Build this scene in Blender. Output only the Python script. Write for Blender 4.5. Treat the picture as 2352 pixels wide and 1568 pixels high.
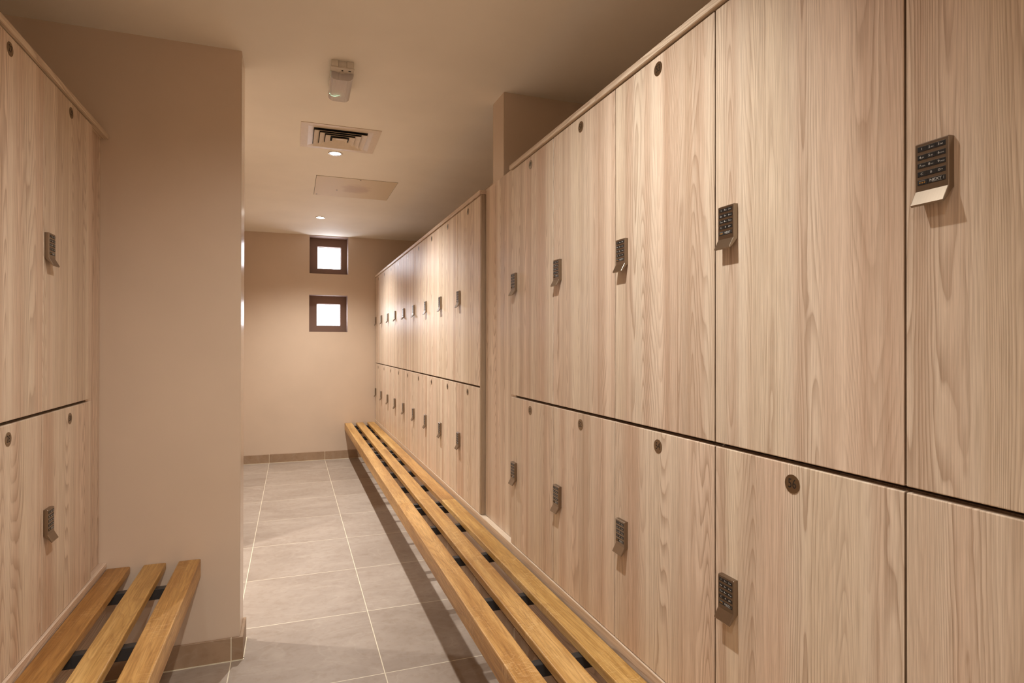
import bpy, bmesh, math, random
from mathutils import Vector, Matrix

for o in list(bpy.data.objects):
    bpy.data.objects.remove(o, do_unlink=True)
scene = bpy.context.scene
COL = scene.collection
H = 1.339            # eye height of the camera above the floor
CEIL = H + 1.2474    # ceiling height
YF = 7.2766          # far wall

# ------------------------------------------------------------------ camera
cam_data = bpy.data.cameras.new('camera')
cam = bpy.data.objects.new('camera', cam_data)
COL.objects.link(cam)
F, YAW, PITCH, ROLL = 1382.74, 0.3501, 0.0040, 0.0016
cam_data.sensor_fit = 'HORIZONTAL'
cam_data.sensor_width = 36.0
cam_data.lens = F / 2352.0 * 36.0
cam_data.clip_start = 0.02
fw = Vector((math.sin(YAW) * math.cos(PITCH), math.cos(YAW) * math.cos(PITCH), math.sin(PITCH)))
rt = Vector((math.cos(YAW), -math.sin(YAW), 0))
up = rt.cross(fw)
r2 = math.cos(ROLL) * rt + math.sin(ROLL) * up
u2 = -math.sin(ROLL) * rt + math.cos(ROLL) * up
M = Matrix((r2, u2, -fw)).transposed().to_4x4()
M.translation = Vector((0, 0, H))
cam.matrix_world = M
scene.camera = cam

# ------------------------------------------------------------------ world, exposure
world = bpy.data.worlds.new('world')
scene.world = world
world.use_nodes = True
bgn = world.node_tree.nodes['Background']
bgn.inputs[0].default_value = (0.75, 0.83, 1.0, 1)
bgn.inputs[1].default_value = 1.0
vs = scene.view_settings
vs.view_transform = 'Standard'
vs.look = 'None'
vs.gamma = 1
vs.use_curve_mapping = False
vs.exposure = 0.10
LAMP_W = 180.0
LAMP_COL = (1.0, 0.985, 0.95)
WINDOW_E = 12.0

# ------------------------------------------------------------------ material helpers
def new_mat(name):
    m = bpy.data.materials.new(name)
    m.use_nodes = True
    nt = m.node_tree
    b = nt.nodes['Principled BSDF']
    return m, nt, b

def N(nt, t, **kw):
    n = nt.nodes.new(t)
    for k, v in kw.items():
        setattr(n, k, v)
    return n

def L(nt, a, b):
    nt.links.new(a, b)

def ramp(nt, pts, interp='LINEAR'):
    r = N(nt, 'ShaderNodeValToRGB')
    cr = r.color_ramp
    cr.interpolation = interp
    while len(cr.elements) > 1:
        cr.elements.remove(cr.elements[-1])
    cr.elements[0].position = pts[0][0]
    cr.elements[0].color = (*pts[0][1], 1)
    for p, c in pts[1:]:
        e = cr.elements.new(p)
        e.color = (*c, 1)
    return r

def math_n(nt, op, a, b=None, c=None):
    n = N(nt, 'ShaderNodeMath', operation=op)
    for i, v in enumerate((a, b, c)):
        if v is None:
            continue
        if isinstance(v, (int, float)):
            n.inputs[i].default_value = v
        else:
            L(nt, v, n.inputs[i])
    return n.outputs[0]

def mix_col(nt, fac, a, b, mode='MIX'):
    n = N(nt, 'ShaderNodeMix', data_type='RGBA', blend_type=mode)
    if isinstance(fac, (int, float)):
        n.inputs[0].default_value = fac
    else:
        L(nt, fac, n.inputs[0])
    for i, v in ((6, a), (7, b)):
        if isinstance(v, tuple):
            n.inputs[i].default_value = (*v, 1)
        else:
            L(nt, v, n.inputs[i])
    return n.outputs[2]

def noise(nt, vec, scale=1.0, detail=2.0, rough=0.5, dist=0.0):
    n = N(nt, 'ShaderNodeTexNoise')
    n.inputs['Scale'].default_value = scale
    n.inputs['Detail'].default_value = detail
    n.inputs['Roughness'].default_value = rough
    n.inputs['Distortion'].default_value = dist
    L(nt, vec, n.inputs['Vector'])
    return n.outputs[0]

def vscale(nt, vec, s):
    n = N(nt, 'ShaderNodeVectorMath', operation='MULTIPLY')
    L(nt, vec, n.inputs[0])
    n.inputs[1].default_value = s
    return n.outputs[0]

def object_vec(nt, k=(37.0, 11.0, 23.0)):
    tc = N(nt, 'ShaderNodeTexCoord')
    oi = N(nt, 'ShaderNodeObjectInfo')
    cmb = N(nt, 'ShaderNodeCombineXYZ')
    for i in range(3):
        L(nt, math_n(nt, 'MULTIPLY', oi.outputs['Random'], k[i]), cmb.inputs[i])
    add = N(nt, 'ShaderNodeVectorMath', operation='ADD')
    L(nt, tc.outputs['Object'], add.inputs[0])
    L(nt, cmb.outputs[0], add.inputs[1])
    return add.outputs[0]

def bump(nt, bsdf, height, strength=0.2, dist=0.002):
    b = N(nt, 'ShaderNodeBump')
    b.inputs['Strength'].default_value = strength
    b.inputs['Distance'].default_value = dist
    L(nt, height, b.inputs['Height'])
    L(nt, b.outputs[0], bsdf.inputs['Normal'])

def laminate(name, axis='Z', tint=(1, 1, 1), rough=0.40):
    """pale larch-look laminate; cathedral grain = contour lines of a stretched noise"""
    m, nt, b = new_mat(name)
    v = object_vec(nt)
    if axis == 'Z':        # grain upright, board facing local Y
        S = lambda w, l: (w, 0.01, l)
    elif axis == 'ZY':     # grain upright, board facing local X
        S = lambda w, l: (0.01, w, l)
    else:                  # grain along Y
        S = lambda w, l: (w, l, w)
    warp = noise(nt, vscale(nt, v, S(8.5, 0.48)), 1.0, 1.0, 0.30)
    wob = noise(nt, vscale(nt, v, S(30.0, 9.0)), 1.0, 2.0, 0.5)
    w2 = math_n(nt, 'ADD', warp, math_n(nt, 'MULTIPLY', wob, 0.016))
    ring = math_n(nt, 'FRACT', math_n(nt, 'MULTIPLY', w2, 52.0))
    rr = ramp(nt, [(0.0, (0.30,) * 3), (0.10, (0.0,) * 3), (0.50, (0.12,) * 3), (0.84, (0.80,) * 3), (0.95, (1,) * 3), (1.0, (0.30,) * 3)])
    L(nt, ring, rr.inputs[0])
    mask = ramp(nt, [(0.36, (0.10,) * 3), (0.58, (1,) * 3)])
    L(nt, noise(nt, vscale(nt, v, S(9.0, 0.30)), 1.3, 1.0, 0.5), mask.inputs[0])
    ringm = math_n(nt, 'MULTIPLY', rr.outputs[0], mask.outputs[0])
    fib = noise(nt, vscale(nt, v, S(420.0, 9.0)), 1.0, 3.0, 0.6)
    lines = noise(nt, vscale(nt, v, S(120.0, 0.45)), 1.0, 2.0, 0.6)
    band = noise(nt, vscale(nt, v, S(17.0, 0.16)), 1.0, 2.5, 0.55)
    hue = noise(nt, vscale(nt, v, S(5.0, 0.10)), 1.7, 1.0, 0.5)
    light = (0.805 * tint[0], 0.675 * tint[1], 0.535 * tint[2])
    mid = (0.575 * tint[0], 0.420 * tint[1], 0.305 * tint[2])
    dark = (0.360 * tint[0], 0.225 * tint[1], 0.140 * tint[2])
    br = ramp(nt, [(0.30, mid), (0.46, tuple(0.62 * l + 0.38 * k for l, k in zip(light, mid))), (0.60, light)])
    L(nt, band, br.inputs[0])
    hr = ramp(nt, [(0.38, (1.03, 0.945, 0.91)), (0.52, (1.0, 1.0, 0.98)), (0.64, (1.0, 0.99, 0.93))])
    L(nt, hue, hr.inputs[0])
    c0 = mix_col(nt, 0.6, br.outputs[0], hr.outputs[0], 'MULTIPLY')
    c1 = mix_col(nt, math_n(nt, 'MULTIPLY', ringm, 0.60), c0, dark)
    lr = ramp(nt, [(0.34, (0.82, 0.79, 0.76)), (0.50, (0.98, 0.97, 0.96)), (0.70, (1.03, 1.03, 1.03))])
    L(nt, lines, lr.inputs[0])
    c2 = mix_col(nt, 0.55, c1, lr.outputs[0], 'MULTIPLY')
    fr = ramp(nt, [(0.35, (0.80, 0.77, 0.74)), (0.6, (1.04, 1.04, 1.04))])
    L(nt, fib, fr.inputs[0])
    c3 = mix_col(nt, 0.8, c2, fr.outputs[0], 'MULTIPLY')
    L(nt, c3, b.inputs['Base Color'])
    b.inputs['Roughness'].default_value = rough
    b.inputs['Specular IOR Level'].default_value = 0.35
    h = math_n(nt, 'ADD', math_n(nt, 'MULTIPLY', ringm, -0.8), math_n(nt, 'MULTIPLY', fib, 0.4))
    bump(nt, b, h, 0.25, 0.0015)
    return m

def oak(name, tint=(1, 1, 1)):
    m, nt, b = new_mat(name)
    v = object_vec(nt, (17.0, 31.0, 9.0))
    warp = noise(nt, vscale(nt, v, (7.0, 0.8, 7.0)), 1.0, 2.0, 0.5)
    ring = math_n(nt, 'FRACT', math_n(nt, 'MULTIPLY', warp, 24.0))
    rr = ramp(nt, [(0.0, (0.1,) * 3), (0.7, (0.25,) * 3), (0.92, (1,) * 3), (1.0, (0.1,) * 3)])
    L(nt, ring, rr.inputs[0])
    fib = noise(nt, vscale(nt, v, (240.0, 9.0, 240.0)), 1.0, 3.0, 0.65)
    band = noise(nt, vscale(nt, v, (22.0, 0.9, 22.0)), 1.0, 3.0, 0.5)
    blot = noise(nt, vscale(nt, v, (5.0, 1.6, 5.0)), 1.0, 2.0, 0.5)
    # medullary flecks: short curly pale streaks across the grain
    fl = noise(nt, vscale(nt, v, (9.0, 34.0, 9.0)), 1.0, 2.0, 0.5, 1.6)
    fln = math_n(nt, 'ABSOLUTE', math_n(nt, 'SUBTRACT', fl, 0.5))
    flr = ramp(nt, [(0.0, (1,) * 3), (0.016, (0.5,) * 3), (0.03, (0,) * 3)])
    L(nt, fln, flr.inputs[0])
    flm = ramp(nt, [(0.50, (0,) * 3), (0.66, (1,) * 3)])
    L(nt, noise(nt, vscale(nt, v, (6.0, 2.6, 6.0)), 1.4, 1.0, 0.5), flm.inputs[0])
    fleck = math_n(nt, 'MULTIPLY', flr.outputs[0], flm.outputs[0])
    T = lambda c: tuple(x * t for x, t in zip(c, tint))
    br = ramp(nt, [(0.30, T((0.38, 0.192, 0.050))), (0.50, T((0.55, 0.318, 0.100))), (0.68, T((0.69, 0.435, 0.165)))])
    L(nt, band, br.inputs[0])
    c1 = mix_col(nt, math_n(nt, 'MULTIPLY', rr.outputs[0], 0.42), br.outputs[0], T((0.34, 0.165, 0.045)))
    fr = ramp(nt, [(0.38, (0.74, 0.70, 0.64)), (0.58, (1.05, 1.05, 1.05))])
    L(nt, fib, fr.inputs[0])
    c2 = mix_col(nt, 0.9, c1, fr.outputs[0], 'MULTIPLY')
    bl = ramp(nt, [(0.35, (0.86, 0.82, 0.76)), (0.6, (1.05, 1.05, 1.05))])
    L(nt, blot, bl.inputs[0])
    c3 = mix_col(nt, 0.8, c2, bl.outputs[0], 'MULTIPLY')
    c4 = mix_col(nt, math_n(nt, 'MULTIPLY', fleck, 0.45), c3, T((0.80, 0.55, 0.27)))
    # each board its own shade
    oi = N(nt, 'ShaderNodeObjectInfo')
    c5 = mix_col(nt, 1.0, c4, oi.outputs['Color'], 'MULTIPLY')
    L(nt, c5, b.inputs['Base Color'])
    b.inputs['Roughness'].default_value = 0.42
    bump(nt, b, math_n(nt, 'ADD', math_n(nt, 'MULTIPLY', fib, 0.6), math_n(nt, 'MULTIPLY', fleck, 0.6)), 0.2, 0.0008)
    return m

def plaster(name, col, rough=0.55, bstr=0.12, lump=True):
    m, nt, b = new_mat(name)
    g = N(nt, 'ShaderNodeNewGeometry')
    p = g.outputs['Position']
    big = noise(nt, p, 2.2, 3.0, 0.55)
    cr = ramp(nt, [(0.3, tuple(c * 0.965 for c in col)), (0.7, tuple(min(1, c * 1.03) for c in col))])
    L(nt, big, cr.inputs[0])
    L(nt, cr.outputs[0], b.inputs['Base Color'])
    b.inputs['Roughness'].default_value = rough
    fine = noise(nt, p, 260.0, 2.0, 0.5)
    mid = noise(nt, p, 9.0, 3.0, 0.55)
    h = math_n(nt, 'ADD', math_n(nt, 'MULTIPLY', fine, 0.10), math_n(nt, 'MULTIPLY', mid, 0.9))
    if lump:
        # trowel scratches: thin contour lines of a warped noise, only in patches
        sc = noise(nt, p, 5.0, 2.0, 0.5, 1.2)
        ln = ramp(nt, [(0.0, (1,) * 3), (0.006, (0,) * 3)])
        L(nt, math_n(nt, 'ABSOLUTE', math_n(nt, 'SUBTRACT', sc, 0.5)), ln.inputs[0])
        pm = ramp(nt, [(0.58, (0,) * 3), (0.68, (1,) * 3)])
        L(nt, noise(nt, p, 4.1, 1.0, 0.5), pm.inputs[0])
        h = math_n(nt, 'ADD', h, math_n(nt, 'MULTIPLY', math_n(nt, 'MULTIPLY', ln.outputs[0], pm.outputs[0]), 0.35))
    bump(nt, b, h, bstr, 0.004)
    return m

GX, GW, GY, GH = -0.2381, 0.5965, 2.4813, 0.6060

def tile(name, dark=1.0, vertical_axis=None, warm=(1, 1, 1)):
    """beige porcelain tiles; grid in world metres (x lines / y lines)"""
    m, nt, b = new_mat(name)
    g = N(nt, 'ShaderNodeNewGeometry')
    p = g.outputs['Position']
    sep = N(nt, 'ShaderNodeSeparateXYZ')
    L(nt, p, sep.inputs[0])
    def lines(out, o, w):
        t = math_n(nt, 'DIVIDE', math_n(nt, 'SUBTRACT', out, o), w)
        fr = math_n(nt, 'FRACT', math_n(nt, 'ADD', t, 100.5))
        d = math_n(nt, 'MULTIPLY', math_n(nt, 'ABSOLUTE', math_n(nt, 'SUBTRACT', fr, 0.5)), w)
        return d, math_n(nt, 'FLOOR', math_n(nt, 'ADD', t, 100.0))
    dx, ixn = lines(sep.outputs[0], GX, GW)
    dy, iyn = lines(sep.outputs[1], GY, GH)
    if vertical_axis == 'X':
        d = dx
    elif vertical_axis == 'Y':
        d = dy
    else:
        d = math_n(nt, 'MINIMUM', dx, dy)
    gm = N(nt, 'ShaderNodeMapRange')
    gm.inputs['From Min'].default_value = 0.0014
    gm.inputs['From Max'].default_value = 0.0024
    L(nt, d, gm.inputs['Value'])
    # per tile offset
    cmb = N(nt, 'ShaderNodeCombineXYZ')
    L(nt, math_n(nt, 'MULTIPLY', ixn, 3.71), cmb.inputs[0])
    L(nt, math_n(nt, 'MULTIPLY', iyn, 7.13), cmb.inputs[1])
    L(nt, math_n(nt, 'ADD', math_n(nt, 'MULTIPLY', ixn, 1.3), math_n(nt, 'MULTIPLY', iyn, 2.9)), cmb.inputs[2])
    add = N(nt, 'ShaderNodeVectorMath', operation='ADD')
    L(nt, p, add.inputs[0])
    L(nt, cmb.outputs[0], add.inputs[1])
    q = add.outputs[0]
    rot = N(nt, 'ShaderNodeMapping')
    rot.inputs['Rotation'].default_value = (0, 0, math.radians(28))
    rot.inputs['Scale'].default_value = (1.6, 3.0, 2.4)
    L(nt, q, rot.inputs[0])
    cl = noise(nt, rot.outputs[0], 1.6, 5.0, 0.62, 0.5)
    sp = noise(nt, q, 26.0, 4.0, 0.65)
    vein = noise(nt, rot.outputs[0], 1.1, 3.0, 0.6, 1.4)
    wn = N(nt, 'ShaderNodeTexWhiteNoise', noise_dimensions='3D')
    L(nt, cmb.outputs[0], wn.inputs[0])
    A = (0.310 * dark * warm[0], 0.240 * dark * warm[1], 0.186 * dark * warm[2])
    B = (0.392 * dark * warm[0], 0.317 * dark * warm[1], 0.256 * dark * warm[2])
    cr = ramp(nt, [(0.32, A), (0.66, B)])
    L(nt, cl, cr.inputs[0])
    sr = ramp(nt, [(0.36, (0.86, 0.82, 0.76)), (0.5, (1.0, 1.0, 1.0)), (0.7, (1.03, 1.03, 1.03))])
    L(nt, sp, sr.inputs[0])
    c1 = mix_col(nt, 0.55, cr.outputs[0], sr.outputs[0], 'MULTIPLY')
    vr = ramp(nt, [(0.0, (1,) * 3), (0.012, (0.3,) * 3), (0.03, (0,) * 3)])
    L(nt, math_n(nt, 'ABSOLUTE', math_n(nt, 'SUBTRACT', vein, 0.5)), vr.inputs[0])
    c2 = mix_col(nt, math_n(nt, 'MULTIPLY', vr.outputs[0], 0.09), c1, (0.70 * dark, 0.62 * dark, 0.52 * dark))
    tr = ramp(nt, [(0.0, (0.93, 0.92, 0.91)), (1.0, (1.04, 1.04, 1.04))])
    L(nt, wn.outputs[0], tr.inputs[0])
    c3 = mix_col(nt, 1.0, c2, tr.outputs[0], 'MULTIPLY')
    c4 = mix_col(nt, gm.outputs[0], (0.74, 0.66, 0.50), c3)
    L(nt, c4, b.inputs['Base Color'])
    b.inputs['Roughness'].default_value = 0.5
    h = math_n(nt, 'ADD', math_n(nt, 'MULTIPLY', gm.outputs[0], 0.6), math_n(nt, 'MULTIPLY', sp, 0.25))
    bump(nt, b, h, 0.25, 0.0012)
    return m

def plain(name, col, rough=0.5, metal=0.0, bn=0.0, **kw):
    m, nt, b = new_mat(name)
    tc = N(nt, 'ShaderNodeTexCoord')
    n = noise(nt, tc.outputs['Object'], 60.0, 2.0, 0.5)
    cr = ramp(nt, [(0.3, tuple(c * 0.95 for c in col)), (0.7, tuple(min(1, c * 1.03) for c in col))])
    L(nt, n, cr.inputs[0])
    L(nt, cr.outputs[0], b.inputs['Base Color'])
    b.inputs['Roughness'].default_value = rough
    b.inputs['Metallic'].default_value = metal
    for k, v in kw.items():
        b.inputs[k.replace('_', ' ')].default_value = v
    if bn:
        bump(nt, b, noise(nt, tc.outputs['Object'], 900.0, 2.0, 0.5), bn, 0.0004)
    return m

def emission(name, col, strength):
    m, nt, b = new_mat(name)
    b.inputs['Base Color'].default_value = (0.8, 0.8, 0.8, 1)
    b.inputs['Emission Color'].default_value = (*col, 1)
    b.inputs['Emission Strength'].default_value = strength
    return m

def satin_metal(name, col, rough, aniso_axis=2):
    m, nt, b = new_mat(name)
    tc = N(nt, 'ShaderNodeTexCoord')
    s = [14.0, 14.0, 14.0]
    s[0] = 2200.0
    br = noise(nt, vscale(nt, tc.outputs['Object'], tuple(s)), 1.0, 2.0, 0.5)
    cr = ramp(nt, [(0.3, tuple(c * 0.93 for c in col)), (0.7, tuple(min(1, c * 1.05) for c in col))])
    L(nt, br, cr.inputs[0])
    L(nt, cr.outputs[0], b.inputs['Base Color'])
    b.inputs['Metallic'].default_value = 1.0
    b.inputs['Roughness'].default_value = rough
    bump(nt, b, br, 0.04, 0.0002)
    return m

MAT = {}
MAT['door'] = laminate('larch_laminate')
MAT['door_y'] = laminate('larch_laminate_panel', axis='ZY')
MAT['board'] = laminate('larch_laminate_lengthwise', axis='Y')
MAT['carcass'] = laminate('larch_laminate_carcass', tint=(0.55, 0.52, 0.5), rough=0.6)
MAT['edge'] = laminate('brown_shaded_edge_laminate', tint=(0.52, 0.46, 0.40), rough=0.45)  # end panel's own brown; on door edges it paints in gap shade
MAT['oak'] = oak('oiled_oak')
MAT['wall'] = plaster('wall_paint', (0.635, 0.495, 0.375), 0.27, 0.04)
MAT['pier'] = plaster('pier_satin_paint', (0.635, 0.495, 0.375), 0.20, 0.025, lump=True)
MAT['ceiling'] = plaster('ceiling_paint', (0.930, 0.865, 0.750), 0.75, 0.08, lump=False)
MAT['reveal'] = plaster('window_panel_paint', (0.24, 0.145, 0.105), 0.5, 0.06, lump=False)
MAT['floor'] = tile('floor_tiles')
MAT['skirt_x'] = tile('skirting_tiles_across', dark=0.85, warm=(1.12, 0.93, 0.72), vertical_axis='X')
MAT['skirt_y'] = tile('skirting_tiles_along', dark=0.85, warm=(1.12, 0.93, 0.72), vertical_axis='Y')
MAT['grout'] = plain('grout', (0.74, 0.66, 0.50), 0.8)
MAT['steel'] = plain('black_powder_coat', (0.030, 0.027, 0.026), 0.42, bn=0.1)
MAT['lock'] = satin_metal('brushed_bronze_metal', (0.31, 0.25, 0.19), 0.32)
MAT['disc'] = satin_metal('brushed_disc_metal', (0.30, 0.235, 0.165), 0.30)
MAT['key'] = plain('black_rubber_keys', (0.012, 0.010, 0.009), 0.4)
MAT['print'] = plain('grey_key_print', (0.62, 0.60, 0.55), 0.5)
MAT['amber'] = plain('amber_led', (0.85, 0.38, 0.04), 0.4)
MAT['ink'] = plain('black_engraving', (0.008, 0.006, 0.005), 0.6)
MAT['white_plastic'] = plain('cream_plastic', (0.70, 0.62, 0.52), 0.35)
MAT['vent_white'] = plain('vent_white', (0.72, 0.60, 0.46), 0.4)
MAT['void'] = plain('duct_dark', (0.02, 0.018, 0.016), 0.9)
MAT['pane'] = emission('daylit_frosted_glass', (0.86, 0.90, 1.0), WINDOW_E)
MAT['lens'] = emission('lit_lamp_lens', (1.0, 0.93, 0.82), 40.0)
MAT['chrome'] = plain('satin_nickel', (0.7, 0.66, 0.6), 0.25, 1.0)

def hatch_mat():
    m, nt, b = new_mat('hatch_paint')
    tc = N(nt, 'ShaderNodeTexCoord')
    mp = N(nt, 'ShaderNodeMapping')
    mp.inputs['Location'].default_value = (-0.06, -0.02, 0)
    mp.inputs['Scale'].default_value = (6.5, 5.2, 1)
    L(nt, tc.outputs['Object'], mp.inputs[0])
    ln = N(nt, 'ShaderNodeVectorMath', operation='LENGTH')
    L(nt, mp.outputs[0], ln.inputs[0])
    d = math_n(nt, 'ADD', ln.outputs['Value'], math_n(nt, 'MULTIPLY', noise(nt, tc.outputs['Object'], 9.0, 3.0, 0.6, 0.8), 0.9))
    st = ramp(nt, [(0.0, (0.590, 0.440, 0.310)), (0.75, (0.630, 0.485, 0.335)), (1.0, (0.740, 0.610, 0.420))])
    L(nt, math_n(nt, 'MULTIPLY', d, 0.8), st.inputs[0])
    L(nt, st.outputs[0], b.inputs['Base Color'])
    b.inputs['Roughness'].default_value = 0.6
    return m
MAT['hatch'] = hatch_mat()

def glassy(name):
    m, nt, b = new_mat(name)
    b.inputs['Base Color'].default_value = (0.90, 0.82, 0.78, 1)
    b.inputs['Roughness'].default_value = 0.12
    b.inputs['Transmission Weight'].default_value = 0.40
    b.inputs['IOR'].default_value = 1.45
    tc = N(nt, 'ShaderNodeTexCoord')
    w = N(nt, 'ShaderNodeTexWave', wave_type='BANDS', bands_direction='X')
    w.inputs['Scale'].default_value = 55.0
    L(nt, tc.outputs['Object'], w.inputs[0])
    bump(nt, b, w.outputs[1], 0.35, 0.0008)
    return m
MAT['diffuser'] = glassy('clear_ribbed_plastic')

# ------------------------------------------------------------------ mesh helpers
def box(bm, x0, x1, y0, y1, z0, z1, mi=0, bev=0.0, seg=1):
    r = bmesh.ops.create_cube(bm, size=1.0)
    vs_ = r['verts']
    bmesh.ops.scale(bm, vec=(x1 - x0, y1 - y0, z1 - z0), verts=vs_)
    bmesh.ops.translate(bm, vec=((x0 + x1) / 2, (y0 + y1) / 2, (z0 + z1) / 2), verts=vs_)
    fs = set(f for v in vs_ for f in v.link_faces)
    for f in fs:
        f.material_index = mi
    if bev > 0:
        es = list(set(e for v in vs_ for e in v.link_edges))
        res = bmesh.ops.bevel(bm, geom=es, offset=bev, segments=seg, affect='EDGES', profile=0.5)
        for f in res['faces']:
            f.material_index = mi

def prism(bm, pts, axis, a0, a1, mi=0):
    """extrude a 2D polygon; axis X: pts are (y,z), Y: (x,z), Z: (x,y)"""
    def P(p, a):
        return {'X': (a, p[0], p[1]), 'Y': (p[0], a, p[1]), 'Z': (p[0], p[1], a)}[axis]
    v0 = [bm.verts.new(P(p, a0)) for p in pts]
    v1 = [bm.verts.new(P(p, a1)) for p in pts]
    fs = [bm.faces.new(v0[::-1]), bm.faces.new(v1)]
    n = len(pts)
    for i in range(n):
        fs.append(bm.faces.new((v0[i], v0[(i + 1) % n], v1[(i + 1) % n], v1[i])))
    for f in fs:
        f.material_index = mi
    return fs

def cyl(bm, c, r, h, axis='Z', seg=32, mi=0, r2=None):
    mat = {'Z': Matrix.Identity(4), 'Y': Matrix.Rotation(math.pi / 2, 4, 'X'), 'X': Matrix.Rotation(math.pi / 2, 4, 'Y')}[axis]
    res = bmesh.ops.create_cone(bm, cap_ends=True, segments=seg, radius1=r, radius2=r if r2 is None else r2, depth=h,
                                matrix=Matrix.Translation(c) @ mat)
    for f in set(f for v in res['verts'] for f in v.link_faces):
        f.material_index = mi

def mesh_from(name, bm, mats, smooth=False):
    bmesh.ops.recalc_face_normals(bm, faces=bm.faces)
    me = bpy.data.meshes.new(name)
    bm.to_mesh(me)
    bm.free()
    for m in (mats if isinstance(mats, (list, tuple)) else [mats]):
        me.materials.append(m)
    if smooth:
        for p in me.polygons:
            p.use_smooth = True
    return me

def obj(name, me, parent=None, loc=(0, 0, 0), rot=None):
    o = bpy.data.objects.new(name, me)
    COL.objects.link(o)
    o.location = loc
    if rot:
        o.rotation_euler = rot
    if parent:
        o.parent = parent
    return o

def empty(name, loc, rz=0.0):
    o = bpy.data.objects.new(name, None)
    COL.objects.link(o)
    o.empty_display_size = 0.05
    o.location = loc
    o.rotation_euler = (0, 0, rz)
    return o

def tag(o, label, cat, group=None):
    o['label'] = label
    o['category'] = cat
    if group:
        o['group'] = group
    return o

def structure(name, bm, mats, smooth=False):
    o = obj(name, mesh_from(name, bm, mats, smooth))
    o['kind'] = 'structure'
    return o

def copy_tree(src, loc, rz=None):
    r = src.copy()
    COL.objects.link(r)
    r.location = loc
    if rz is not None:
        r.rotation_euler = (0, 0, rz)
    for ch in list(src.children):
        c = ch.copy()
        COL.objects.link(c)
        c.parent = r
        for g in list(ch.children):
            d = g.copy()
            COL.objects.link(d)
            d.parent = c
    return r

def text_into(bm, s, size, cx, cy, cz, mi, depth=0.0002, align='CENTER', xscale=1.0, valign='CENTER'):
    """flat lettering in the local XZ plane, front towards -Y"""
    cu = bpy.data.curves.new('txt', 'FONT')
    cu.body = s
    cu.size = 1.0
    cu.align_x = align
    cu.align_y = valign
    cu.extrude = depth / size
    cu.resolution_u = 3
    to = bpy.data.objects.new('txt', cu)
    COL.objects.link(to)
    dg = bpy.context.evaluated_depsgraph_get()
    me = bpy.data.meshes.new_from_object(to.evaluated_get(dg))
    for v in me.vertices:
        x, y, z = v.co
        v.co = (cx + x * size * xscale, cy - z * size, cz + y * size)
    for f in me.polygons:
        f.material_index = mi
    bm.from_mesh(me)
    bpy.data.objects.remove(to, do_unlink=True)
    bpy.data.curves.remove(cu)
    bpy.data.meshes.remove(me)

# ------------------------------------------------------------------ room shell
XR, XL_, XBAY, YB = 1.46, -1.27, -2.30, -2.30
PX, PY0, PY1 = -0.205, 2.8042, 2.978          # left pier
QX, QY0, QY1 = 0.982, 2.8115, 2.985           # right pier

bm = bmesh.new(); box(bm, XBAY - .15, XR + .15, YB - .15, YF + .35, -.06, 0)
structure('floor', bm, MAT['floor'])
bm = bmesh.new(); box(bm, XBAY - .15, XR + .15, YB - .15, YF + .35, CEIL, CEIL + .06)
structure('ceiling', bm, MAT['ceiling'])

# far wall with two square openings
W1 = (0.1842, 0.6140, H + 0.8060, CEIL - 0.006)
W2 = (0.1815, 0.6085, H + 0.1350, H + 0.5610)
bm = bmesh.new()
xs0, xs1 = min(W1[0], W2[0]), max(W1[1], W2[1])
def far_box(x0, x1, z0, z1):
    box(bm, x0, x1, YF, YF + .30, z0, z1)
far_box(XBAY - .15, W2[0], 0, (W1[2] + W2[3]) / 2)
far_box(W2[1], XR + .15, 0, (W1[2] + W2[3]) / 2)
far_box(W2[0], W2[1], 0, W2[2])
far_box(W2[0], W2[1], W2[3], (W1[2] + W2[3]) / 2)
far_box(XBAY - .15, W1[0], (W1[2] + W2[3]) / 2, CEIL)
far_box(W1[1], XR + .15, (W1[2] + W2[3]) / 2, CEIL)
far_box(W1[0], W1[1], (W1[2] + W2[3]) / 2, W1[2])
far_box(W1[0], W1[1], W1[3], CEIL)
structure('wall_far', bm, MAT['wall'])

G1 = (0.2755, 0.5450, H + 0.8840, H + 1.1450)
G2 = (0.2690, 0.5390, H + 0.2090, H + 0.4700)
def window(n, W, G):
    yp_ = YF + 0.18
    bm = bmesh.new()
    box(bm, W[0], G[0], yp_, yp_ + .06, W[2], W[3])
    box(bm, G[1], W[1], yp_, yp_ + .06, W[2], W[3])
    box(bm, G[0], G[1], yp_, yp_ + .06, W[2], G[2])
    box(bm, G[0], G[1], yp_, yp_ + .06, G[3], W[3])
    w = structure('window_%d' % n, bm, MAT['reveal'])
    bm = bmesh.new()
    t = .006
    for (a, b_, c, d) in ((G[0], G[0] + t, G[2], G[3]), (G[1] - t, G[1], G[2], G[3]), (G[0] + t, G[1] - t, G[2], G[2] + t), (G[0] + t, G[1] - t, G[3] - t, G[3])):
        box(bm, a, b_, yp_ + .03, yp_ + .055, c, d)
    obj('window_frame', mesh_from('window_frame', bm, plain('grey_window_frame', (0.55, 0.56, 0.60), 0.4)), w)
    bm = bmesh.new()
    box(bm, G[0] + t, G[1] - t, yp_ + .038, yp_ + .046, G[2] + t, G[3] - t)
    obj('pane', mesh_from('pane', bm, MAT['pane']), w)
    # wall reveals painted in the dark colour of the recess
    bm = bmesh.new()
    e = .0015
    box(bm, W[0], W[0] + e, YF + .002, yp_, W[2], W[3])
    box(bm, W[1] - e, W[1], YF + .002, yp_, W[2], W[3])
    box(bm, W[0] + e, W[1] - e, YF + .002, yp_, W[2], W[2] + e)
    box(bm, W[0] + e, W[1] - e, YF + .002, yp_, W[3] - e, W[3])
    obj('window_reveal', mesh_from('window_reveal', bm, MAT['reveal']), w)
window(1, W1, G1)
window(2, W2, G2)

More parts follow.
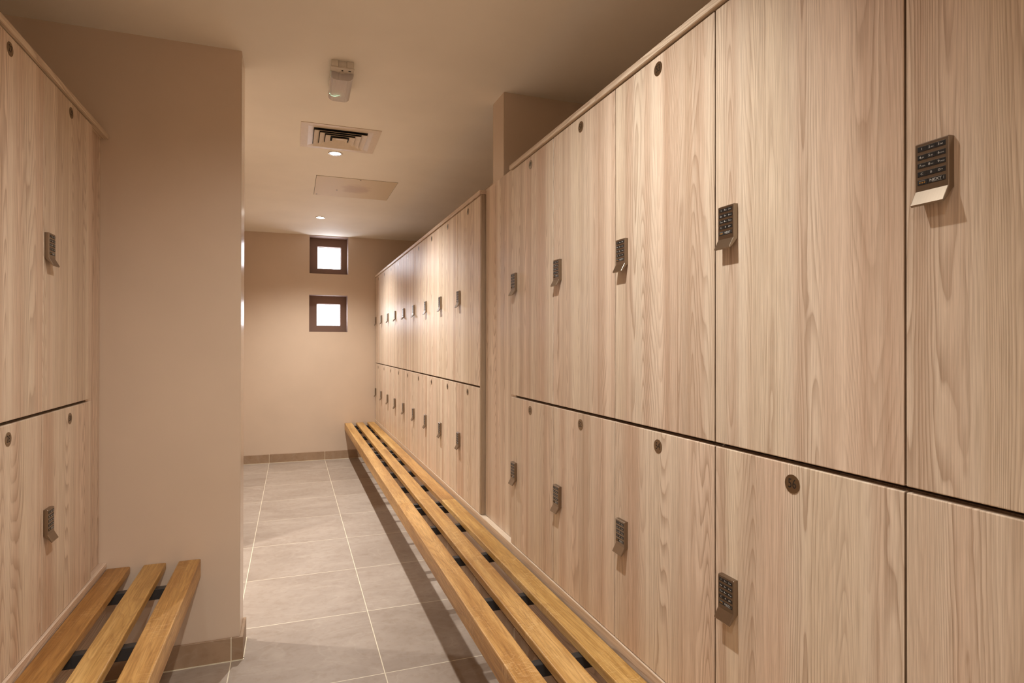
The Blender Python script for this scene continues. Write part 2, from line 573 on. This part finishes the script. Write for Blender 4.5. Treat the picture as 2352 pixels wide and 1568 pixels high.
bm = bmesh.new(); box(bm, XR, XR + .15, YB - .15, YF, 0, CEIL)
structure('wall_right', bm, MAT['wall'])
bm = bmesh.new(); box(bm, XL_ - .15, XL_, YB - .15, PY0, 0, CEIL)
structure('wall_left', bm, MAT['wall'])
bm = bmesh.new(); box(bm, XL_, XR, YB - .15, YB, 0, CEIL)
structure('wall_back', bm, MAT['wall'])
bm = bmesh.new(); box(bm, XBAY - .15, XBAY, PY0, YF, 0, CEIL)
structure('wall_left_bay', bm, MAT['wall'])
bm = bmesh.new(); box(bm, XBAY, -0.70, 4.06, YF, 0, CEIL)
structure('wall_left_far', bm, MAT['wall'])

def pier(name, x0, x1, y0, y1):
    bm = bmesh.new()
    box(bm, x0, x1, y0, y1, 0, CEIL)
    # soften the exposed vertical corners
    ed = [e for e in bm.edges if abs(e.verts[0].co.z - e.verts[1].co.z) > 1]
    bmesh.ops.bevel(bm, geom=ed, offset=.003, segments=2, affect='EDGES')
    return structure(name, bm, MAT['pier'])
pier('wall_left_pier', XBAY, PX, PY0, PY1)
pier('wall_right_pier', QX, XR, QY0, QY1)

# tiled skirtings
def skirt(name, x0, x1, y0, y1, mat, h=0.097):
    bm = bmesh.new()
    box(bm, x0, x1, y0, y1, 0.002, h, bev=.0012)
    o = structure(name, bm, mat)
    # grout bead where the skirting meets the floor
    bm = bmesh.new()
    e = .0035
    box(bm, x0 - e, x1 + e, y0 - e, y1 + e, 0, 0.0032)
    obj('grout_bead', mesh_from('grout_bead', bm, MAT['grout']), o)
skirt('baseboard_far', -0.70, 0.918, YF - .011, YF, MAT['skirt_x'])
skirt('baseboard_left_pier_front', XL_, PX + .0125, PY0 - .0115, PY0, MAT['skirt_x'])
skirt('baseboard_left_pier_side', PX, PX + .0125, PY0, PY1 + .0115, MAT['skirt_y'])
skirt('baseboard_left_pier_rear', XBAY, PX, PY1, PY1 + .0115, MAT['skirt_x'])
skirt('baseboard_left_far', -0.70, -0.689, 4.06, YF - .011, MAT['skirt_y'])
skirt('baseboard_right', 0.918, 0.926, 0.0, YF, MAT['skirt_y'], 0.092)

# ------------------------------------------------------------------ lockers
DT = 0.018
def door_mesh(w, h, name='door'):
    bm = bmesh.new()
    h -= .001
    box(bm, -w / 2 + .0020, w / 2 - .0020, 0, DT, 0, h, bev=.0018, seg=2)
    bm.normal_update()
    for f in bm.faces:      # two upright edges: shade of the door gaps painted in as darker brown
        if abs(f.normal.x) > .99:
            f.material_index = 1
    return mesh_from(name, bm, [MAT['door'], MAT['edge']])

def carcass_mesh(w, h):
    bm = bmesh.new()
    f, d, t = DT + .006, 0.50, .016
    x0, x1 = -w / 2 + .0004, w / 2 - .0004
    box(bm, x0, x0 + t, f, d, 0, h)
    box(bm, x1 - t, x1, f, d, 0, h)
    box(bm, x0 + t, x1 - t, f, d, 0, t)
    box(bm, x0 + t, x1 - t, f, d, h - t, h)
    box(bm, x0 + t, x1 - t, d - .008, d, t, h - t)
    return mesh_from('carcass', bm, MAT['carcass'])

def lock_mesh():
    """bronze keypad body with the bent pull lip. local: X width, -Y out, Z up, origin at bend height on the door face"""
    bm = bmesh.new()
    w = 0.0515
    # side profile in (y, z): y negative = out of the door
    prof = [(0.0, 0.0765), (-0.0105, 0.0765), (-0.0122, 0.0748), (-0.0122, 0.0015), (-0.0240, -0.0205), (-0.0215, -0.0232), (-0.0170, -0.0185), (-0.0035, -0.0020), (0.0, 0.0)]
    prism(bm, prof, 'X', -w / 2, w / 2)
    bmesh.ops.recalc_face_normals(bm, faces=bm.faces)
    # soft long edges at both sides of the plate and lip
    es = []
    for e in bm.edges:
        a, b_ = e.verts
        if abs(a.co.x - b_.co.x) < 1e-6 and max(a.co.y, b_.co.y) < -0.009:
            es.append(e)
    bmesh.ops.bevel(bm, geom=es, offset=.0013, segments=3, affect='EDGES', profile=0.5)
    # seat plate behind
    box(bm, -w / 2 + .002, w / 2 - .002, -0.0008, 0.0, .004, .074)
    return mesh_from('keypad_lock', bm, [MAT['lock']])

KEYROWS = [[('1', '')] + [('2', 'abc'), ('3', 'def')], [('4', 'ghi'), ('5', 'jkl'), ('6', 'mno')],
           [('7', 'pqrs'), ('8', 'tuv'), ('9', 'wxyz')], [('C', ''), ('0', ''), ('key', '')], None]

def key_mesh(row):
    bm = bmesh.new()
    y = -0.0122
    sw, sh = 0.0432, 0.0082
    r = .0011
    if row is not None:
        n = 6
        # one strip with rounded ends and two tiny waists between the keys
        box(bm, -sw / 2, sw / 2, y - .0007, y + .001, -sh / 2, sh / 2, 0, bev=r * .5)
        for i, (a, s) in enumerate(row):
            cx = (-1 + i) * 0.0143
            if i:
                box(bm, cx - .0143 / 2 - .00015, cx - .0143 / 2 + .00015, y - .0009, y - .0006, -sh / 2, sh / 2, 1)
            if a == 'key':
                # little key symbol: ring, shaft and bit
                for k in range(12):
                    a0, a1 = k * math.pi / 6, (k + 1) * math.pi / 6
                    q = [(cx - .002 + math.cos(t) * rr_, math.sin(t) * rr_ * 1.0) for t, rr_ in ((a0, .0017), (a1, .0017), (a1, .0012), (a0, .0012))]
                    prism(bm, q, 'Y', y - .00085, y - .0006, 2)
                box(bm, cx - .0003, cx + .0034, y - .00085, y - .0006, -.0002, .0003, 2)
                box(bm, cx + .0024, cx + .0028, y - .00085, y - .0006, -.0009, 0, 2)
            else:
                text_into(bm, a, .0050, cx - (.0028 if s else .0), y - .0007, 0, 2, .0001, 'CENTER', 1.25)
                if s:
                    text_into(bm, s, .0028, cx - .0005, y - .0007, -.0004, 2, .0001, 'LEFT', 1.15)
    else:
        box(bm, -sw / 2, -sw / 2 + .0165, y - .0007, y + .001, -sh / 2, sh / 2, 1, bev=r * .5)
        box(bm, -sw / 2 + .0168, sw / 2, y - .0007, y + .001, -sh / 2, sh / 2, 0, bev=r * .5)
        box(bm, -sw / 2 + .0025, -sw / 2 + .0125, y - .00085, y - .0006, .0022, .0025, 2)
        for k in range(3):
            text_into(bm, '*', .0060, -sw / 2 + .0042 + k * .0036, y - .0007, -.0016, 3, .0001, 'CENTER', 1.0)
        text_into(bm, 'NEXT', .0058, .0068, y - .0007, .0003, 2, .0001, 'CENTER', 1.25)
        box(bm, .0010, .0160, y - .00085, y - .0006, -.0026, -.0024, 2)
        box(bm, .0188, .0191, y - .00085, y - .0006, -.0020, .0020, 2)
    return mesh_from('key_strip', bm, [MAT['key'], MAT['void'], MAT['print'], MAT['amber']])

KEYS = [key_mesh(r) for r in KEYROWS]
LOCK = lock_mesh()

def disc_mesh():
    bm = bmesh.new()
    cyl(bm, (0, -.0006, 0), .0185, .0012, 'Y', 48)
    return mesh_from('number_disc', bm, MAT['disc'])
DISC = disc_mesh()

def numeral_mesh(s):
    bm = bmesh.new()
    text_into(bm, s, .0262, 0, -.0013, 0, 0, .0001, 'CENTER', 0.82)
    return mesh_from('numeral', bm, MAT['ink'])

def make_locker(w, h, lock_x, lock_top, number):
    t = empty('locker', (0, 0, 0))
    obj('carcass', carcass_mesh(w, h), t)
    obj('door', door_mesh(w, h), t)
    lk = obj('keypad_lock', LOCK, t, (lock_x, 0, lock_top - .0765))
    for i, km in enumerate(KEYS):
        obj('key_strip', km, lk, (0, 0, .0765 - .0098 - i * .01295))
    dc = obj('number_disc', DISC, t, (0, 0, h - .039 + (.002 if h > .8 else 0)))
    obj('numeral', numeral_mesh(number), dc)
    return t

def set_number(t, number):
    for c in t.children:
        if c.data == DISC:
            for g in c.children:
                g.data = numeral_mesh(number)

ORD = ['', 'second', 'third', 'fourth', 'fifth', 'sixth', 'seventh', 'eighth', 'ninth']

def column_pair(protos, loc_xy, rz, z0, zs, nums, labels, groups):
    out = []
    for p, z, n, lab, g in zip(protos, (z0, zs), nums, labels, groups):
        if p.get('used'):
            t = copy_tree(p, (*loc_xy, z), rz)
            if 'used' in t:
                del t['used']
        else:
            t = p
            p['used'] = 1
            t.location = (*loc_xy, z)
            t.rotation_euler = (0, 0, rz)
        set_number(t, n)
        tag(t, lab, 'locker', g)
        out.append(t)
    return out

DX = 0.93
ZL0, ZU0 = 0.4445, 1.1105
RZ = -math.pi / 2
# near block on the right
wN = 0.4655
lowN = make_locker(wN, 0.6575, -0.181, 0.3705, '0')
uppN = make_locker(wN, 1.0115, -0.181, 0.5415, '0')
Y0 = 2.558
near_desc_u = {49: 'upper light wood locker numbered 49, next to the recessed filler panel',
               51: 'upper light wood locker numbered 51 with keypad lock',
               53: 'upper light wood locker numbered 53 with keypad lock',
               55: 'wide looking upper light wood locker directly above locker 56, number out of view',
               57: 'nearest upper light wood locker at the right edge with a brightly shining keypad lock'}
near_desc_l = {50: 'lower light wood locker 50, next to the recessed filler panel',
               52: 'lower light wood locker numbered 52 behind the bench',
               54: 'lower light wood locker numbered 54 behind the bench',
               56: 'large looking lower light wood locker numbered 56',
               58: 'nearest lower light wood locker at the right edge, lock and number out of view'}
for k in range(5):
    yc = Y0 - wN * (k + .5)
    nu, nl = 49 + 2 * k, 50 + 2 * k
    pair = column_pair((lowN, uppN), (DX, yc), RZ, ZL0, ZU0, (str(nl), str(nu)), (near_desc_l[nl], near_desc_u[nu]),
                       ('lower lockers of the near right block', 'upper lockers of the near right block'))
    if k == 4:      # this lock sits a little lower than its neighbours
        for c in pair[0].children:
            if c.data == LOCK:
                c.location.z -= .016
# far block on the right, nine columns
wF = 0.4695
lowF = make_locker(wF, 0.6625, -0.182, 0.3705, '0')
uppF = make_locker(wF, 1.0065, -0.182, 0.5365, '0')
YS = 3.040
for k in range(9):
    yc = YS + wF * (k + .5)
    nl, nu = 48 - 2 * k, 47 - 2 * k
    if k == 0:
        w1 = 'nearest of the far block, beside the recessed filler'
    elif k == 8:
        w1 = 'last of the far block, touching the far wall'
    else:
        w1 = '%s in the far block counted from the recessed filler' % ORD[k]
    column_pair((lowF, uppF), (DX, yc), RZ, ZL0, ZU0 + .005, (str(nl), str(nu)),
                ('lower light wood locker, ' + w1, 'upper light wood locker, ' + w1),
                ('lower lockers of the far right block', 'upper lockers of the far right block'))
# left block, two columns in view
LX, LZ = -0.6975, 0.0245
lowL = make_locker(wN, 0.6575, -0.200, 0.3705, '0')
uppL = make_locker(wN, 1.0115, -0.200, 0.5365, '0')
YL = 2.630
left_lab = [(('30', '29'), ('lower light wood locker of the left block beside the pier wall, with keypad lock',
                            'upper light wood locker of the left block beside the pier wall, with keypad lock')),
            (('28', '27'), ('lower light wood locker numbered 28 at the left edge',
                            'upper light wood locker numbered 27 at the left edge'))]
for k in range(2):
    yc = YL - wN * (k + .5)
    column_pair((lowL, uppL), (LX, yc), math.pi / 2, ZL0 + LZ, ZU0 + LZ, left_lab[k][0], left_lab[k][1],
                ('lower lockers of the left block', 'upper lockers of the left block'))
for p in (lowN, uppN, lowF, uppF, lowL, uppL):
    if 'used' in p:
        del p['used']

# top cover boards
def board(name, x0, x1, y0, y1, z0, z1, label, cat, mat='board', bev=.0015, group=None):
    cx, cy = (x0 + x1) / 2, (y0 + y1) / 2
    bm = bmesh.new()
    box(bm, x0 - cx, x1 - cx, y0 - cy, y1 - cy, 0, z1 - z0, bev=bev)
    o = obj(name, mesh_from(name, bm, MAT[mat]), None, (cx, cy, z0))
    tag(o, label, cat, group)
    return o
YN = Y0 - 5 * wN
board('top_board', .9205, 1.45, YN, Y0 + .003, 2.1250, 2.1455, 'thin light wood cover board lying on top of the near right lockers', 'board')
board('top_board', .9205, 1.45, 3.018, YF - .002, 2.1250, 2.1455, 'thin light wood cover board lying on top of the far right lockers', 'board')
board('top_board', -1.23, -.6880, YL - 2 * wN - .02, PY0 - .001, 2.1255 + LZ, 2.1455 + LZ - .001, 'thin light wood cover board lying on top of the left lockers', 'board')
# filler panels
board('filler_panel', .9545, .9725, Y0 + .002, 3.0145, 0.4440, 2.148, 'recessed plain light wood filler panel between the two right locker blocks', 'panel', 'door_y', .0005)
board('filler_panel', -.7355, -.7175, YL + .002, PY0 - .001, 0.4440 + LZ, 2.1250 + LZ, 'narrow recessed light wood filler strip between left lockers and pier wall', 'panel', 'door_y', .0005)
# end panel of the far block, seen edge-on beside the filler panel
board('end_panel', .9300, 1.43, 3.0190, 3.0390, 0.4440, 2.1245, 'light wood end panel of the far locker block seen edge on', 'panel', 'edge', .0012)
# plinths under the lockers
board('plinth_panel', .9262, .9800, 0.0, YF - .001, 0.0925, 0.4425, 'long light wood plinth panel under the right lockers, behind the long bench', 'plinth', 'board', .0012)
board('plinth_panel', -.7400, -.6905, 0.9, PY0 - .0005, 0.0, 0.4425 + LZ, 'light wood plinth panel under the left lockers, behind the short bench', 'plinth', 'board', .0012)

# ------------------------------------------------------------------ benches
def slat_obj(parent, x0, x1, y0, y1, z0, z1, bev=.004, name='slat', shade=(1, 1, 1)):
    cx, cy = (x0 + x1) / 2, (y0 + y1) / 2
    bm = bmesh.new()
    box(bm, x0 - cx, x1 - cx, y0 - cy, y1 - cy, z0, z1, bev=bev, seg=2)
    o = obj(name, mesh_from(name, bm, MAT['oak'], False), parent, (cx - parent.location.x, cy - parent.location.y, 0))
    o.color = (*shade, 1)
    return o

def bracket_obj(parent, x0, x1, y, z0, z1, t=.030):
    bm = bmesh.new()
    box(bm, x0, x1, -t / 2, t / 2, z0, z1, bev=.0022, seg=2)
    return obj('bracket', mesh_from('bracket', bm, MAT['steel']), parent, (-parent.location.x, y - parent.location.y, 0))

BT = 0.4135
def bench(y0s, y1s, brk, label, sh):
    t = empty('slatted_bench', (0.745, (y0s[0] + y1s[0]) / 2, 0))
    tag(t, label, 'bench', 'long bench run in front of the right lockers')
    slat_obj(t, .5770, .6590, y0s[0], y1s[0], BT - .078, BT, name='front_rail', shade=sh[0])
    slat_obj(t, .7060, .7880, y0s[1], y1s[1], BT - .030, BT, shade=sh[1])
    slat_obj(t, .8360, .9170, y0s[2], y1s[2], BT - .030, BT, shade=sh[2])
    for y in brk:
        bracket_obj(t, .6592, .9255, y, BT - .0705, BT - .0302)
    return t
g = .0010
bench((5.33 + g, 5.36 + g, 5.36 + g), (YF - .004,) * 3, [5.43, 5.90, 6.38, 6.85, 7.21],
      'far section of the long oak slatted bench, ending at the far wall',
      ((.98, .96, .94), (1.0, .98, .96), (1.04, 1.04, 1.02)))
bench((3.497 + g, 3.545 + g, 3.503 + g), (5.33, 5.36, 5.36), [3.572, 4.03, 4.50, 4.95, 5.29],
      'middle section of the long oak slatted bench, beside the far lockers',
      ((.97, .95, .95), (.95, .92, .90), (.86, .78, .72)))
bench((0.35, 0.35, 0.35), (3.497, 3.545, 3.503), [3.475, 3.10, 2.628, 2.150, 1.676, 1.20, 0.73],
      'nearest section of the long oak slatted bench, in front of the near right lockers',
      ((1.0, .94, .90), (1.02, 1.0, 1.0), (.98, .98, .90)))

LB = BT + .0305
t = empty('slatted_bench', (-.523, 1.9, 0))
tag(t, 'short oak slatted bench with black steel brackets in front of the left lockers', 'bench')
YE = PY0 - .004
slat_obj(t, -.4355, -.3545, 0.9, YE, LB - .078, LB, name='front_rail', shade=(.92, .86, .80))
slat_obj(t, -.5610, -.4810, 0.9, YE, LB - .030, LB)
slat_obj(t, -.6885, -.6080, 0.9, YE, LB - .030, LB, shade=(.84, .74, .66))
for y in (2.607, 2.140, 1.67, 1.20):
    bracket_obj(t, -.6903, -.4357, y, LB - .0705, LB - .0302)

# ------------------------------------------------------------------ ceiling fittings
def downlight(x, y, label, power, cut=126, tilt=-2, lean=0):
    t = empty('recessed_downlight', (x, y, CEIL))
    tag(t, label, 'ceiling light', 'recessed spotlights in the ceiling')
    bm = bmesh.new()
    n = 40
    prof = [(.046, 0), (.046, -.003), (.043, -.005), (.036, -.004), (.034, -.001), (.034, 0)]
    rings = []
    for r_, z_ in prof:
        rings.append([bm.verts.new((r_ * math.cos(2 * math.pi * i / n), r_ * math.sin(2 * math.pi * i / n), z_)) for i in range(n)])
    for a, b_ in zip(rings, rings[1:] + rings[:1]):
        for i in range(n):
            bm.faces.new((a[i], a[(i + 1) % n], b_[(i + 1) % n], b_[i]))
    obj('bezel', mesh_from('bezel', bm, MAT['chrome'], True), t)
    bm = bmesh.new()
    cyl(bm, (0, 0, -.0012), .0338, .0022, 'Z', 32)
    obj('lens', mesh_from('lens', bm, MAT['lens']), t)
    ld = bpy.data.lights.new('downlight_beam', 'SPOT')
    ld.energy = power
    ld.color = LAMP_COL
    ld.shadow_soft_size = .022
    ld.spot_size = math.radians(cut)
    ld.spot_blend = 1.0
    lo = bpy.data.objects.new('downlight_beam', ld)
    COL.objects.link(lo)
    lo.parent = t
    lo.location = (0, 0, -.010)
    lo.rotation_euler = (math.radians(lean), -math.radians(tilt), 0)      # gimbal aim
    return t
downlight(.258, 6.238, 'lit ceiling spotlight nearest the far wall, between hatch and upper window', LAMP_W)
downlight(.262, 4.1025, 'lit ceiling spotlight at the edge of the square air vent', LAMP_W)
downlight(.235, 1.150, 'ceiling spotlight above the near lockers, just above the picture', LAMP_W * .66, cut=130, tilt=4, lean=18)
downlight(-.510, -.270, 'ceiling spotlight just behind the viewer, out of view', LAMP_W * .30, cut=150, tilt=0)
downlight(.720, -1.75, 'added fill spotlight behind the viewer, out of view', LAMP_W * 1.1, cut=165, tilt=0)  # whole fitting added as fill to brighten the left pier front
downlight(-1.37, 3.586, 'ceiling spotlight in the side bay behind the left pier wall', LAMP_W)

# square four-way air diffuser
VX, VY, VW = .2674, 3.797, .2235
t = empty('air_vent', (VX, VY, CEIL))
tag(t, 'square white ceiling air diffuser with stepped louvre blades', 'vent')
bm = bmesh.new()
def ring4(bm, r0, z0, r1, z1, mi=0, th=.0016):
    """four sloped blades making a square ring from half-size r0 at z0 to r1 at z1"""
    a = [bm.verts.new((sx * r0, sy * r0, z0)) for sx, sy in ((-1, -1), (1, -1), (1, 1), (-1, 1))]
    b_ = [bm.verts.new((sx * r1, sy * r1, z1)) for sx, sy in ((-1, -1), (1, -1), (1, 1), (-1, 1))]
    c = [bm.verts.new((v.co.x, v.co.y, v.co.z + th)) for v in a]
    d = [bm.verts.new((v.co.x, v.co.y, v.co.z + th)) for v in b_]
    for i in range(4):
        j = (i + 1) % 4
        for q in ((a[i], a[j], b_[j], b_[i]), (d[i], d[j], c[j], c[i]), (a[j], a[i], c[i], c[j]), (b_[i], b_[j], d[j], d[i])):
            f = bm.faces.new(q)
            f.material_index = mi
ring4(bm, VW, -.0035, .183, -.0035, th=.0035)
obj('frame', mesh_from('frame', bm, MAT['vent_white']), t)
bm = bmesh.new()
box(bm, -.183, .183, -.183, .183, -.0006, -.0001)
obj('duct_opening', mesh_from('duct_opening', bm, MAT['void']), t)
for k, r in enumerate((.183, .150, .117, .084)):
    bm = bmesh.new()
    ring4(bm, r, -.0040 - (.0 if k == 0 else .012), r - .030, -.0010 if k == 0 else -.0035, th=.0018)
    obj('louvre', mesh_from('louvre', bm, MAT['vent_white']), t)
bm = bmesh.new()
box(bm, -.022, .022, -.022, .022, -.0060, -.0045, bev=.0006)
ring4(bm, .044, -.0160, .022, -.0050, th=.0015)
obj('centre_plate', mesh_from('centre_plate', bm, MAT['vent_white']), t)

# access hatch
HX, HY = .4665, 4.987
t = empty('access_hatch', (HX, HY, CEIL))
tag(t, 'square yellowish ceiling access hatch with a brown stain and screws', 'hatch')
bm = bmesh.new()
box(bm, -.300, .300, -.305, .305, -.0030, -.0008, bev=.0008)
obj('hatch_panel', mesh_from('hatch_panel', bm, MAT['hatch']), t)
bm = bmesh.new()
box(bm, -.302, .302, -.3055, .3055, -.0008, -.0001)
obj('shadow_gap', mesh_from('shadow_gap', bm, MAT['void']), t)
bm = bmesh.new()
cyl(bm, (0, 0, -.0037), .006, .0016, 'Z', 16)
cyl(bm, (0, 0, -.0046), .003, .0006, 'Z', 6)
sm = mesh_from('screw', bm, MAT['steel'])
for x, y in ((.02, -.285), (-.13, .08), (-.28, .27)):
    obj('screw', sm, t, (x, y, 0))

# emergency bulkhead light
EX, EY0, EY1 = .2080, 2.745, 3.055
t = empty('emergency_light', (EX, (EY0 + EY1) / 2, CEIL), math.radians(-0.8))
tag(t, 'unlit oblong emergency bulkhead light with clear cover on the ceiling', 'ceiling light')
hl = (EY1 - EY0) / 2
bm = bmesh.new()
# moulded back box with a notch in its near end
for x0, x1 in ((-.048, -.018), (.018, .048)):
    box(bm, x0, x1, -hl, -hl + .03, -.030, 0, bev=.002)
box(bm, -.018, .018, -hl + .006, -hl + .03, -.030, 0, bev=.001)
box(bm, -.048, .048, -hl + .028, hl - .006, -.030, 0, bev=.002)
cyl(bm, (0, -hl + .0055, -.016), .010, .002, 'Y', 24)
obj('housing', mesh_from('housing', bm, MAT['white_plastic']), t)
bm = bmesh.new()
# end shield with the screw tongue
prism(bm, [(-.050, -hl - .001), (.050, -hl - .001), (.050, -hl + .038), (.014, -hl + .050), (-.014, -hl + .050), (-.050, -hl + .034)], 'Z', -.0345, -.0305)
cyl(bm, (0, -hl + .047, -.0335), .011, .006, 'Z', 24)
obj('end_shield', mesh_from('end_shield', bm, MAT['white_plastic']), t)
bm = bmesh.new()
cyl(bm, (0, -hl + .022, -.0358), .0042, .002, 'Z', 16)
box(bm, .026, .037, -hl + .018, -hl + .025, -.0352, -.0346)
obj('screw', mesh_from('screw', bm, MAT['void']), t)
# ribbed clear cover: rounded trough
bm = bmesh.new()
sec = [(-.051, -.030), (-.051, -.040), (-.047, -.054), (-.038, -.063), (-.026, -.066), (.026, -.066), (.038, -.063), (.047, -.054), (.051, -.040), (.051, -.030)]
prism(bm, sec, 'Y', -hl + .052, hl)
ed = [e for e in bm.edges if abs(e.verts[0].co.y - hl) < 1e-5 and abs(e.verts[1].co.y - hl) < 1e-5]
bmesh.ops.bevel(bm, geom=ed, offset=.006, segments=3, affect='EDGES')
obj('diffuser_cover', mesh_from('diffuser_cover', bm, MAT['diffuser'], False), t)
bm = bmesh.new()
prism(bm, [(-.034, -.031), (-.026, -.048), (.026, -.048), (.034, -.031)], 'Y', -hl + .055, hl - .02)
obj('gear_tray', mesh_from('gear_tray', bm, plain('grey_gear_tray', (0.66, 0.56, 0.52), 0.5)), t)
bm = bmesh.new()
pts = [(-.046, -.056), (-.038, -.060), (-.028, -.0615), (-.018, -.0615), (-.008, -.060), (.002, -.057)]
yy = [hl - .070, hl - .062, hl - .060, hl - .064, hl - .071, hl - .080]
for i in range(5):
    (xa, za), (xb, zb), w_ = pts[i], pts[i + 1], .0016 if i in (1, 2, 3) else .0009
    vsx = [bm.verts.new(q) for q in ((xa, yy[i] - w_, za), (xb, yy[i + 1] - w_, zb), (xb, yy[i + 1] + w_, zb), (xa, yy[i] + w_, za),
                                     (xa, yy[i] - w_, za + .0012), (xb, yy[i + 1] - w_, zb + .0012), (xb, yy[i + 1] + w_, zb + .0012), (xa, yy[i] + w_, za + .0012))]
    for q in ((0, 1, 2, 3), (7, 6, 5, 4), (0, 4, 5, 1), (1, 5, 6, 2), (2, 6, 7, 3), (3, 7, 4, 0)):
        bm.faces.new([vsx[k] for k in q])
obj('green_led_reflection', mesh_from('green_led_reflection', bm, emission('green_streak_glow', (0.45, 1.0, 0.65), 5.0)), t)  # reflected LED streak in the cover, built as a glowing arc
